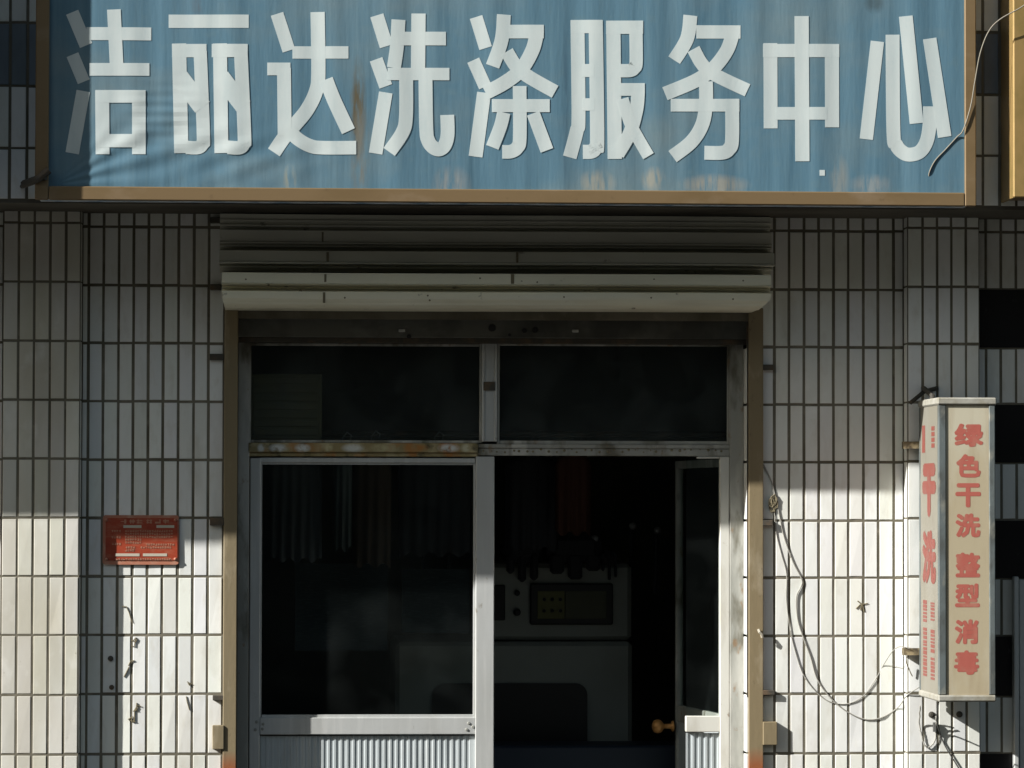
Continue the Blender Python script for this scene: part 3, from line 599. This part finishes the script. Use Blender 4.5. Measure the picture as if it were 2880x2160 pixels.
# ------------------------------------------------------------------ red plaque
pc = P(395, 1518, .012)
PQ = thing('plaque', 'small red enamel notice plate of pale print screwed to the left tiled wall', 'plaque', (pc.x, 0, P(395, 1589, .012).z))
def rrect(m, px0, py0, px1, py1, d0, d1, r):
    a, b = P(px0, (py0 + py1) / 2, d0), P(px1, (py0 + py1) / 2, d0); t, u = P((px0 + px1) / 2, py0, d0), P((px0 + px1) / 2, py1, d0)
    pts = []
    for cx, cz, s in ((b.x - r, t.z - r, 0), (a.x + r, t.z - r, 90), (a.x + r, u.z + r, 180), (b.x - r, u.z + r, 270)):
        for k in range(6): an = R(s + 18 * k); pts.append((cx + r * math.cos(an), cz + r * math.sin(an)))
    m.poly([(x, -d0, z) for x, z in pts])
    for (xa, za), (xb, zb_) in zip(pts, pts[1:] + pts[:1]): m.poly([(xa, -d0, za), (xb, -d0, zb_), (xb, -d1, zb_), (xa, -d1, za)])
m = MB(); rrect(m, 289, 1449, 503, 1588, .010, .001, .012); m.build('plate', 'plaque_rim', PQ)
m = MB(); rrect(m, 297, 1457, 499, 1576, .0125, .009, .014); m.build('enamel_field', 'plaque', PQ)
zx = lambda x: 250 + x * .13562; zy = lambda y: 1400 + y * .13562
m = MB()
def glyph(m, x0, y0, x1, y1, r):
    for k in range(4):
        if r.random() < .55: yy = y0 + (y1 - y0) * r.uniform(.05, .8); pb(m, zx(x0), zy(yy), zx(x1), zy(yy + (y1 - y0) * .2), .0136 + .0001 * k, .0123, bev=0)
        else: xx = x0 + (x1 - x0) * r.uniform(.05, .8); pb(m, zx(xx), zy(y0), zx(xx + (x1 - x0) * .2), zy(y1), .0136 + .0001 * k, .0123, bev=0)
rr_ = random.Random(5)
for x in (720, 900, 1050, 1250, 1430, 1600): glyph(m, x - 60, 450, x + 60, 535, rr_)
m.build('title_print', 'plaque_ink', PQ)
for nm, rows_t in (('body_print', ((690, 750, 1740), (750, 750, 1740), (810, 750, 1720), (870, 750, 1100), (930, 750, 1080), (970, 1180, 1740), (1030, 760, 950), (1030, 1070, 1700), (1090, 750, 930))),
                   ('footer_print', ((1275, 560, 1700),)), ('side_print', ((690, 470, 640), (820, 470, 640), (960, 480, 640)))):
    m = MB()
    for y, xa, xb in rows_t:
        x = xa
        while x < xb: glyph(m, x, y - 24, x + 38, y + 22, rr_); x += 50
    m.build(nm, 'plaque_ink', PQ)
m = MB()
for a in ((715, 568, 1090, 625), (1400, 568, 1770, 625), (550, 1155, 1050, 1212), (1120, 1155, 1620, 1212)): m = MB(); pb(m, zx(a[0]), zy(a[1]), zx(a[2]), zy(a[3]), .0138, .0123, bev=0); m.build('name_field', 'plaque_white', PQ)
m = MB()
for x, y in ((360, 460), (1790, 460), (360, 1270), (1790, 1270)): m = MB(); m.lathe(P(zx(x), zy(y), .0125), (0, -1, 0), [(0, .007), (.004, .006), (.006, .002)], 8); m.build('screw', 'plaque_rim', PQ)

# ------------------------------------------------------------------ light box on the right pilaster
LD = .60; LB_ = .13
lx0 = P(2639, 1500, LD).x; lx1 = P(2800, 1500, LD).x; lz1 = P(2720, 1118, LD).z; lz0 = P(2720, 1974, LD).z
LBX = thing('light_box_sign', 'projecting box sign with red Chinese characters on yellowed panels', 'sign', ((lx0 + lx1) / 2, -.35, lz0))
fz = .028
m = MB(); m.box(lx0 + .010, lx1 - .010, -LD + .012, -LB_, lz0 + .02, lz1 - .02); m.build('case', 'box_frame', LBX)
m = MB(); e = .0165; ex = P(2661, 1500, LD).x - lx0
m.box(lx0 + .002, lx0 + ex, -LD, -LD + .03, lz0 + fz + .001, lz1 - fz - .004, bev=.003); m.build('corner_post', 'box_frame', LBX); m = MB(); m.box(lx1 - ex * .8, lx1 - .001, -LD, -LD + .03, lz0 + fz + .001, lz1 - fz - .004, bev=.003)
m.build('corner_post', 'box_frame', LBX); m = MB(); m.box(lx0 + .001, lx0 + .012, -LB_ - .02, -LB_ + .004, lz0 + fz, lz1 - fz, bev=.002)
m.build('corner_post', 'box_frame', LBX)
m = MB(); m.box(lx0 - .004, lx1 + .006, -LD - .006, -LB_ + .004, lz1 - fz - .003, lz1, bev=.006); m.build('cap', 'cap', LBX); m = MB(); m.box(lx0 - .002, lx1 + .002, -LD - .004, -LB_ + .004, lz0, lz0 + fz, bev=.006); m.build('cap', 'cap', LBX)
m = MB(); m.box(lx0 + ex + .0005, lx1 - ex * .8 - .0005, -LD + .006, -LD + .011, lz0 + fz, lz1 - fz - .003); m.build('front_panel', 'acrylic', LBX)
m = MB(); m.box(lx0 + .004, lx0 + .009, -LD + .031, -LB_ - .021, lz0 + fz, lz1 - fz - .003); m.build('side_panel', 'acrylic_side', LBX)
m = MB(); m.box(lx1 - .009, lx1 - .004, -LD + .031, -LB_ - .021, lz0 + fz, lz1 - fz - .003); m.build('side_panel', 'acrylic_side', LBX)
def text_mesh(body, bold):
    c = bpy.data.curves.new('lettering', 'FONT'); c.body = body; c.resolution_u = 2
    o = bpy.data.objects.new('lettering_source', c); COL.objects.link(o); bpy.context.view_layer.update()
    me = bpy.data.meshes.new_from_object(o.evaluated_get(bpy.context.evaluated_depsgraph_get())); bpy.data.objects.remove(o); bpy.data.curves.remove(c)
    return me
def put_text(body, bold, place, name, mat, parent):
    """glyph scaled so that its outline fills the unit square, then mapped by place(u, v)"""
    me = text_mesh(body, bold); xs = [v.co.x for v in me.vertices]; ys = [v.co.y for v in me.vertices]
    a, b, c, d = min(xs), max(xs), min(ys), max(ys); m = MB()
    for k, (ox, oy) in enumerate(((0, 0), (-1, 0), (1, 0), (0, -1), (0, 1), (-.7, -.7), (.7, .7), (-.7, .7), (.7, -.7))):
        ox *= bold; oy *= bold; q = 1 - 2 * bold
        for p in me.polygons: m.poly([place(bold + ox + q * (me.vertices[i].co.x - a) / (b - a), bold + oy + q * (me.vertices[i].co.y - c) / (d - c), k * .00006) for i in p.vertices])
    bpy.data.meshes.remove(me)
    return m.build(name, mat, parent)
def on_front(x0, y0, x1, y1):
    A = P(x0, y1, LD - .0058); Bq = P(x1, y0, LD - .0058)
    return lambda u, v, w_=0: (A.x + (Bq.x - A.x) * u, -(LD - .0058) - w_, A.z + (Bq.z - A.z) * v)
for ch, x0, y0, x1, y1 in (('绿', 2684, 1191, 2766, 1257), ('色', 2689, 1277, 2759, 1343), ('干', 2687, 1359, 2759, 1427), ('洗', 2687, 1444, 2758, 1512),
                           ('整', 2687, 1554, 2757, 1624), ('型', 2686, 1641, 2756, 1708), ('消', 2685, 1742, 2753, 1812), ('毒', 2683, 1829, 2754, 1898)):
    put_text(ch, .05, on_front(x0, y0, x1, y1), 'character', 'red_ink', LBX)
ya, yb2 = -LB_ - .022, -LD + .031
def on_side(f0, y0, f1, y1):
    z1_, z0_ = P(2612, y0, .36).z, P(2612, y1, .36).z
    return lambda u, v, w_=0: (lx0 + .0032 - w_, ya + (yb2 - ya) * (f0 + (f1 - f0) * u), z0_ + (z1_ - z0_) * v)
put_text('干', .085, on_side(.10, 1303, .90, 1454), 'character', 'red_ink_side', LBX)
put_text('洗', .06, on_side(.10, 1491, .90, 1643), 'character', 'red_ink_side', LBX)
m = MB(); rr_ = random.Random(8)
def sidebar(f0, y0, f1, y1): z1_, z0_ = P(2612, y0, .36).z, P(2612, y1, .36).z; m.box(lx0 + .0030, lx0 + .0042, ya + (yb2 - ya) * f0, ya + (yb2 - ya) * f1, z0_, z1_)
sidebar(.10, 1195, .27, 1272); m.build('character', 'red_ink_side', LBX); m = MB()
for y in range(1200, 1262, 16): sidebar(.64, y, .82, y + 12)
m.build('lettering', 'red_ink_side', LBX); m = MB()
for (y0, y1) in ((1688, 1745), (1765, 1835), (1845, 1905)):
    for f0 in (.14, .58):
        y = y0 + rr_.uniform(0, 6)
        while y < y1: h = rr_.uniform(5, 11); sidebar(f0, y, f0 + .22, y + h); y += h + rr_.uniform(1.5, 4)
        m.build('lettering', 'red_ink_side', LBX); m = MB()
m = MB()
for y0, y1 in ((1242, 1262), (1822, 1842)):
    z1_, z0_ = P(2560, y0, .1).z, P(2560, y1, .1).z; xa = P(2539, y0, .1).x
    m.box(xa, lx0 + .05, -.13, -.125, z0_, z1_); m.box(xa, lx0 + .05, -.124, -.0775, z0_, z0_ + .005); m.box(xa, xa + .03, -.124, -.0775, z0_ + .006, z1_); tag(m.build('bracket', 'rusty', LBX), 'rusty angle iron'); m = MB()
m = MB(); m.tube([(lx0 + .03, -.0775, lz1 + .055), (lx0 + .03, -.30, lz1 + .015), (lx0 + .03, -.30, lz1 - .01)], .011, 6); m.tube([(lx0 + .09, -.0775, lz1 + .055), (lx0 + .03, -.10, lz1 + .04), (lx0 - .04, -.16, lz1 - .01)], .010, 6); m.build('stay', 'dark_metal', LBX)

# ------------------------------------------------------------------ cables
def cable(name, label, pts, r, mat, sub=6, wig=0.0):
    p3 = [P(a, b, r + .0012 if d < .035 else d) for a, b, d in pts]; out = []
    for i in range(len(p3) - 1):
        a, b, c, d = p3[max(i - 1, 0)], p3[i], p3[i + 1], p3[min(i + 2, len(p3) - 1)]
        for k in range(sub):
            t = k / sub; v = .5 * ((2 * b) + (c - a) * t + (2 * a - 5 * b + 4 * c - d) * t * t + (3 * b - a - 3 * c + d) * t ** 3)
            out.append(v + Vector((random.uniform(-wig, wig), 0, random.uniform(-wig, wig))))
    out.append(p3[-1]); m = MB(); m.tube(out, r, 6); o = m.build(name, mat, smooth=True); return tag(o, label, 'cable')
cable('cable', 'tan cable looping from the gold sign down across the blue sign', [(2900, 0, .86), (2870, 22, .86), (2812, 55, .855), (2780, 90, .84), (2757, 150, .82), (2742, 230, .80), (2730, 300, .792), (2709, 366, .789), (2692, 385, .7745), (2660, 420, .7735), (2630, 452, .7735), (2614, 484, .7735), (2613, 500, .766)], .0028, 'cable_tan')
cable('cable', 'dark cable with a sharp kink hanging on the right tiled wall', [(2147, 1306, .03), (2168, 1350, .03), (2182, 1400, .03), (2192, 1450, .02), (2205, 1510, .02), (2230, 1580, .02), (2255, 1630, .02), (2252, 1652, .022), (2240, 1680, .02), (2243, 1740, .02), (2258, 1790, .02), (2280, 1850, .02), (2298, 1910, .02), (2335, 1962, .02), (2380, 2000, .02), (2432, 2023, .02), (2480, 2018, .02), (2525, 1990, .02), (2552, 1955, .078), (2590, 1930, .10)], .0027, 'cable')
cable('cable', 'thin pale cable curving up to the lower bracket of the box sign', [(2147, 1312, .025), (2172, 1365, .03), (2178, 1440, .025), (2183, 1500, .02), (2198, 1560, .02), (2212, 1615, .02), (2212, 1690, .02), (2222, 1770, .02), (2236, 1830, .02), (2258, 1895, .02), (2290, 1940, .02), (2330, 1972, .02), (2380, 1980, .02), (2425, 1960, .02), (2460, 1915, .02), (2485, 1870, .03), (2512, 1830, .08), (2535, 1818, .13), (2560, 1826, .135)], .0020, 'cable')
m = MB(); rr_ = random.Random(21)
for k in range(7):
    c0 = (2176 + rr_.uniform(-6, 6), 1420 + rr_.uniform(-18, 14)); m.tube([P(c0[0] + 9 * math.cos(a * 1.3 + k), c0[1] + 14 * math.sin(a * 1.3 + k), .004 + .0015 * k / 2) for a in range(6)], .0030, 5)
tag(m.build('cable_knot', 'twig'), 'tangled knot of cable high beside the right guide rail', 'cable')
cable('cable', 'black wire trailing from under the box sign to the lower right', [(2640, 1972, .30), (2636, 2010, .20), (2638, 2040, .11), (2648, 2075, .085), (2662, 2105, .085), (2690, 2150, .085), (2715, 2190, .085)], .0032, 'cable_dark')
cable('cable', 'thin slack wire drooping below the corner of the box sign', [(2588, 1985, .14), (2586, 2030, .09), (2590, 2060, .085), (2600, 2095, .085), (2614, 2102, .085), (2628, 2085, .085), (2634, 2050, .09), (2632, 2015, .12)], .003, 'cable', wig=.002)
m = MB(); m.tube([P(2630, 2032, .09), P(2630, 2058, .09)], .010, 6); tag(m.build('connector', 'cable_dark'), 'black wire connector dangling under the box sign', 'connector')
cable('cable', 'fine loose wires hanging from the lower bracket of the box sign', [(2548, 1842, .12), (2550, 1866, .11), (2556, 1880, .10), (2548, 1862, .10), (2560, 1890, .09), (2566, 1902, .085)], .0022, 'twig')
for x, y, lab in ((2620, 2010, 'round bolt hole nearer the hanging wires under the box sign'), (2698, 2009, 'round dark bolt hole right of the wires under the box sign')):
    m = MB(); m.lathe(P(x, y, PD), (0, -1, 0), [(-.002, .014), (.006, .014), (.009, .006)], 10); tag(m.build('bolt', 'dark_metal'), lab, 'bolt')
for x, y, r, lab in ((311, 1852, .012, 'upper dark wall anchor below the red plaque'), (314, 1933, .011, 'lower dark wall anchor below the red plaque')):
    m = MB(); m.lathe(P(x, y, 0), (0, -1, 0), [(-.002, r), (.006, r), (.009, r * .4)], 9); tag(m.build('bolt', 'dark_metal'), lab, 'bolt')
# dead creeper stems on the left wall
z1x = lambda x: x * .5185; z1y = lambda y: 1300 + y * .5185
def stems(label, lines, r=.0035, dep=.0025):
    m = MB(); r *= .75
    for l in lines: m.tube([P(z1x(x), z1y(y), dep + .001 * (i % 2)) for i, (x, y) in enumerate(l)], r, 5)
    tag(m.build('dead_creeper', 'twig'), label, 'dead creeper', 'bits of dead creeper on the tiles')
stems('thin curved dry creeper stem just below the red plaque', [[(662, 783), (685, 783), (700, 815), (715, 868)]], .0026)
stems('short dry creeper stem on a grout line left of centre', [[(738, 950), (722, 968), (712, 966)], [(735, 960), (728, 1000), (712, 995)], [(745, 958), (735, 975)]], .003)
stems('curled hook of dry creeper low on the left wall', [[(728, 1076), (708, 1080), (697, 1105)], [(700, 1110), (685, 1140), (672, 1165)]], .0034)
stems('bushy clump of dead creeper near the bottom of the left wall', [[(765, 1325), (745, 1318), (730, 1345), (722, 1352)], [(742, 1305), (738, 1335), (728, 1350)], [(725, 1350), (740, 1345)], [(730, 1345), (728, 1410)], [(695, 1395), (720, 1380), (732, 1400), (705, 1402)], [(700, 1400), (735, 1408)], [(750, 1330), (738, 1342), (748, 1350)], [(712, 1388), (716, 1408), (724, 1412)]], .0032)
stems('small dry creeper tuft right of the clump on the left wall', [[(1015, 1190), (1030, 1200), (1045, 1205)], [(1020, 1198), (1028, 1212)], [(1010, 1270), (1015, 1300), (1028, 1345)]], .0028)
m = MB()
for l in ([(2412, 1690), (2424, 1700), (2440, 1697)], [(2424, 1697), (2420, 1716)], [(2420, 1700), (2408, 1712)], [(2426, 1702), (2430, 1720)]): m.tube([P(x, y, .002) for x, y in l], .0026, 5)
tag(m.build('dead_creeper', 'twig'), 'star shaped dry creeper foot on the right white wall', 'dead creeper', 'bits of dead creeper on the tiles')
m = MB(); m.tube([P(137, 478, .800), P(108, 503, .80), P(66, 518, .74)], .016, 7); m.tube([P(128, 500, .795), P(96, 512, .74), P(62, 524, UD + .012)], .010, 7)
tag(m.build('sign_stay', 'dark_metal'), 'dark bent iron stay at the lower left corner of the blue sign', 'stay')
# neighbouring shop's door frame at the lower right
NF = part('door_frame', 'alu', None, (2853, 1622, 2866, 2600, .05, .0), (2868, 1630, 2900, 2600, .035, .0), bev=.003)
tag(NF, 'grey green metal door post of the next shop at the right edge', 'door frame')

# ------------------------------------------------------------------ inside the shop
MD = -1.7
def ip(px, py, d=MD): return P(px, py, d)
MC = thing('dry_cleaning_machine', 'big cream dry cleaning machine with a button panel standing inside the doorway', 'machine', (ip(1450, 2100).x, 2.1, 0))
m = MB(); a, b = ip(1112, 1805), ip(1778, 2095); m.box(a.x, b.x, -MD, -MD + .9, .03, a.z, bev=.02); m.build('body', 'machine', MC)
m = MB(); a, b = ip(1372, 1585, MD - .04), ip(1776, 1803, MD - .04); m.box(a.x, b.x, -MD + .04, -MD + .75, b.z + .004, a.z, bev=.02); HD = m.build('control_head', 'machine', MC)
m = MB(); pb(m, 1491, 1641, 1724, 1757, MD - .015, MD - .045, bev=.006); pn = m.build('control_panel', 'machine_dark', MC)
m = MB(); pb(m, 1512, 1662, 1588, 1740, MD - .010, MD - .02, bev=.002); m.build('button_plate', 'panel_green', pn)
m = MB(); pb(m, 1590, 1662, 1706, 1740, MD - .011, MD - .02, bev=.002); m.build('button_plate', 'panel_dim', pn)
for y in (1686, 1718):
    for x in (1530, 1553, 1576): m = MB(); m.lathe(P(x, y, MD - .010), (0, -1, 0), [(0, .009), (.012, .008), (.014, .004)], 8); m.build('button', 'machine_dark', pn)
for y, r in ((1668, .015), (1722, .019)): m = MB(); m.lathe(P(1454, y, MD - .04), (0, -1, 0), [(0, r), (.02, r * .9), (.024, r * .5)], 12); m.build('dial', 'machine_dark', MC)
m = MB(); pb(m, 1380, 1645, 1421, 1745, MD - .03, MD - .045, bev=.004); m.build('gauge', 'machine_dark', MC)
m = MB(); rrect(m, 1216, 1922, 1652, 2150, MD + .02, MD - .01, .055); m.build('drum_door', 'machine_dark', MC)
m = MB(); a, b = P(1300, 2098, -1.2), P(1900, 2098, -1.2); m.box(a.x, b.x + .1, 1.2, 1.55, .03, a.z, bev=.01)
tag(m.build('counter', 'counter'), 'low navy counter in front of the machine in the doorway', 'counter')
def garment(label, px0, px1, py0, py1, dep, mat, folds=5, seed=0):
    r = random.Random(seed); a, b = P(px0, py0, dep), P(px1, py1, dep); wx = b.x - a.x; h = a.z - b.z; cx = (a.x + b.x) / 2
    root = thing('hanging_garment', label, 'garment', (cx, -dep, b.z), 'garments hanging in the dark shop'); m = MB(); nu, nv = 28, 16; idx = {}
    for s in (1, -1):
        base = len(m.v)
        for j in range(nv + 1):
            v = j / nv; half = wx / 2 * (.25 + .75 * min(1, v / .16) ** .6)
            for i in range(nu + 1):
                u = i / nu * 2 - 1; th_ = (.035 + .03 * v) * math.sqrt(max(0, 1 - u * u)) + .014 * math.sin(u * folds * 3.1 + seed + v) * v
                m.v.append(Vector((cx + u * half, -dep - s * th_, a.z - h * v - .012 * math.sin(u * folds * 2) * v - (.05 * abs(u) if v < .05 else 0))))
        for j in range(nv):
            for i in range(nu): q = base + j * (nu + 1) + i; m.f.append((q, q + 1, q + nu + 2, q + nu + 1)); m.mi.append(0); m.c.append(1)
    m.build('cloth', mat, root, smooth=True)
    k = MB(); k.tube([(cx, -dep, a.z - .03), (cx, -dep, a.z + .05), (cx + .02, -dep, a.z + .075), (cx + .04, -dep, a.z + .06), (cx + .035, -dep, a.z + .04)], .004, 5); k.build('hanger_hook', 'chrome', root)
garment('pale plastic wrapped garment hanging behind the left door glass', 936, 990, 1262, 1545, -.95, 'plastic_wrap', 3, 1)
garment('grey coat hanging at the far left behind the door glass', 745, 905, 1260, 1575, -1.0, 'cloth_grey', 6, 2)
garment('brown coat hanging right of the pale wrapped garment', 988, 1100, 1258, 1590, -1.05, 'cloth_brown', 4, 3)
garment('black coat hanging nearest the middle stile behind the glass', 1120, 1325, 1260, 1560, -1.1, 'cloth_black', 6, 4)
garment('rust red garment hanging in the open doorway', 1562, 1662, 1262, 1500, -1.3, 'cloth_rust', 4, 5)
garment('dark coat behind the rust red garment in the doorway', 1420, 1570, 1265, 1545, -1.5, 'cloth_black', 5, 6)
m = MB(); zr = P(1300, 1250, -1.1).z + .05; m.tube([(-2.5, 1.13, zr), (2.5, 1.13, zr)], .014, 8); tag(m.build('clothes_rail', 'dark_metal'), 'dark clothes rail running across the shop ceiling', 'rail')
for x, y, d, lab in ((1458, 1515, -1.72, 'leftmost shiny tap knob above the machine'), (1672, 1515, -1.72, 'second shiny tap knob above the button panel'), (1779, 1480, -1.9, 'small shiny tap knob above the machine corner'), (1848, 1492, -1.9, 'shiny tap knob nearest the open door leaf'), (1190, 1543, -1.7, 'shiny tap knob seen through the left door glass'), (1264, 1515, -1.7, 'smaller shiny tap knob seen near the middle stile')):
    m = MB(); c = P(x, y, d); m.lathe(c, (0, -1, 0), [(-.04, .006), (0, .007), (.005, .015), (.013, .018), (.021, .013), (.024, .004)], 12)
    tk = thing('tap_knob', lab, 'tap knob', c, 'shiny knobs above the machine'); m.build('knob', 'chrome', tk, smooth=True)
    m = MB(); m.tube([c + Vector((0, .042, 0)), c + Vector((0, .05, -.16)), c + Vector((0, .09, -.30))], .010, 6); m.build('rod', 'cloth_black', tk)
    0 and tag(m.build('tap_knob', 'chrome', smooth=True), lab, 'tap knob', 'shiny knobs above the machine')
m = MB(); a, b = P(1440, 1540, MD - .2), P(1640, 1620, MD - .2); zt_ = P(1450, 1585, MD - .04).z
for cx_, w_, h_ in ((1462, .085, .12), (1610, .13, .15), (1705, .045, .06)):
    c = P(cx_, 1500, MD - .15); m = MB(); m.box(c.x - w_, c.x + w_, -MD - .01, -MD + .40, zt_ + .002, zt_ + h_, bev=.04)
    for q in range(3): m.box(c.x - w_ + q * w_ * .66 + .012, c.x - w_ + (q + 1) * w_ * .66 - .006, -MD - .012, -MD + .033, zt_ - random.uniform(.03, .10), zt_ + .05, bev=.014)
    tag(m.build('folded_bundle', 'cloth_black'), {1462: 'dark bundle lying on top of the machine at the left', 1610: 'largest dark bundle lying on top of the machine', 1705: 'smallest dark bundle on the right end of the machine'}[cx_], 'bundle', 'dark bundles on the machine')
m = MB(); pb(m, 700, 1052, 905, 1236, -.2, -.225, bev=.004); fb = tag(m.build('fan_board', 'board'), 'square brown fan board behind the left transom pane', 'board')
part('slat', 'board', fb, *[(712, 1064 + k * 24, 893, 1080 + k * 24, -.193, -.199) for k in range(7)])
m = MB(); pb(m, 830, 1585, 1090, 1830, -1.3, -1.31, bev=0); tag(m.build('notice_board', 'notice'), 'larger dark blue notice sheet of small rows behind the left door glass', 'notice'); m = MB(); pb(m, 1130, 1600, 1320, 1780, -1.32, -1.33, bev=0)
tag(m.build('notice_board', 'notice'), 'smaller dark blue notice sheet nearest the middle stile behind the glass', 'notice')
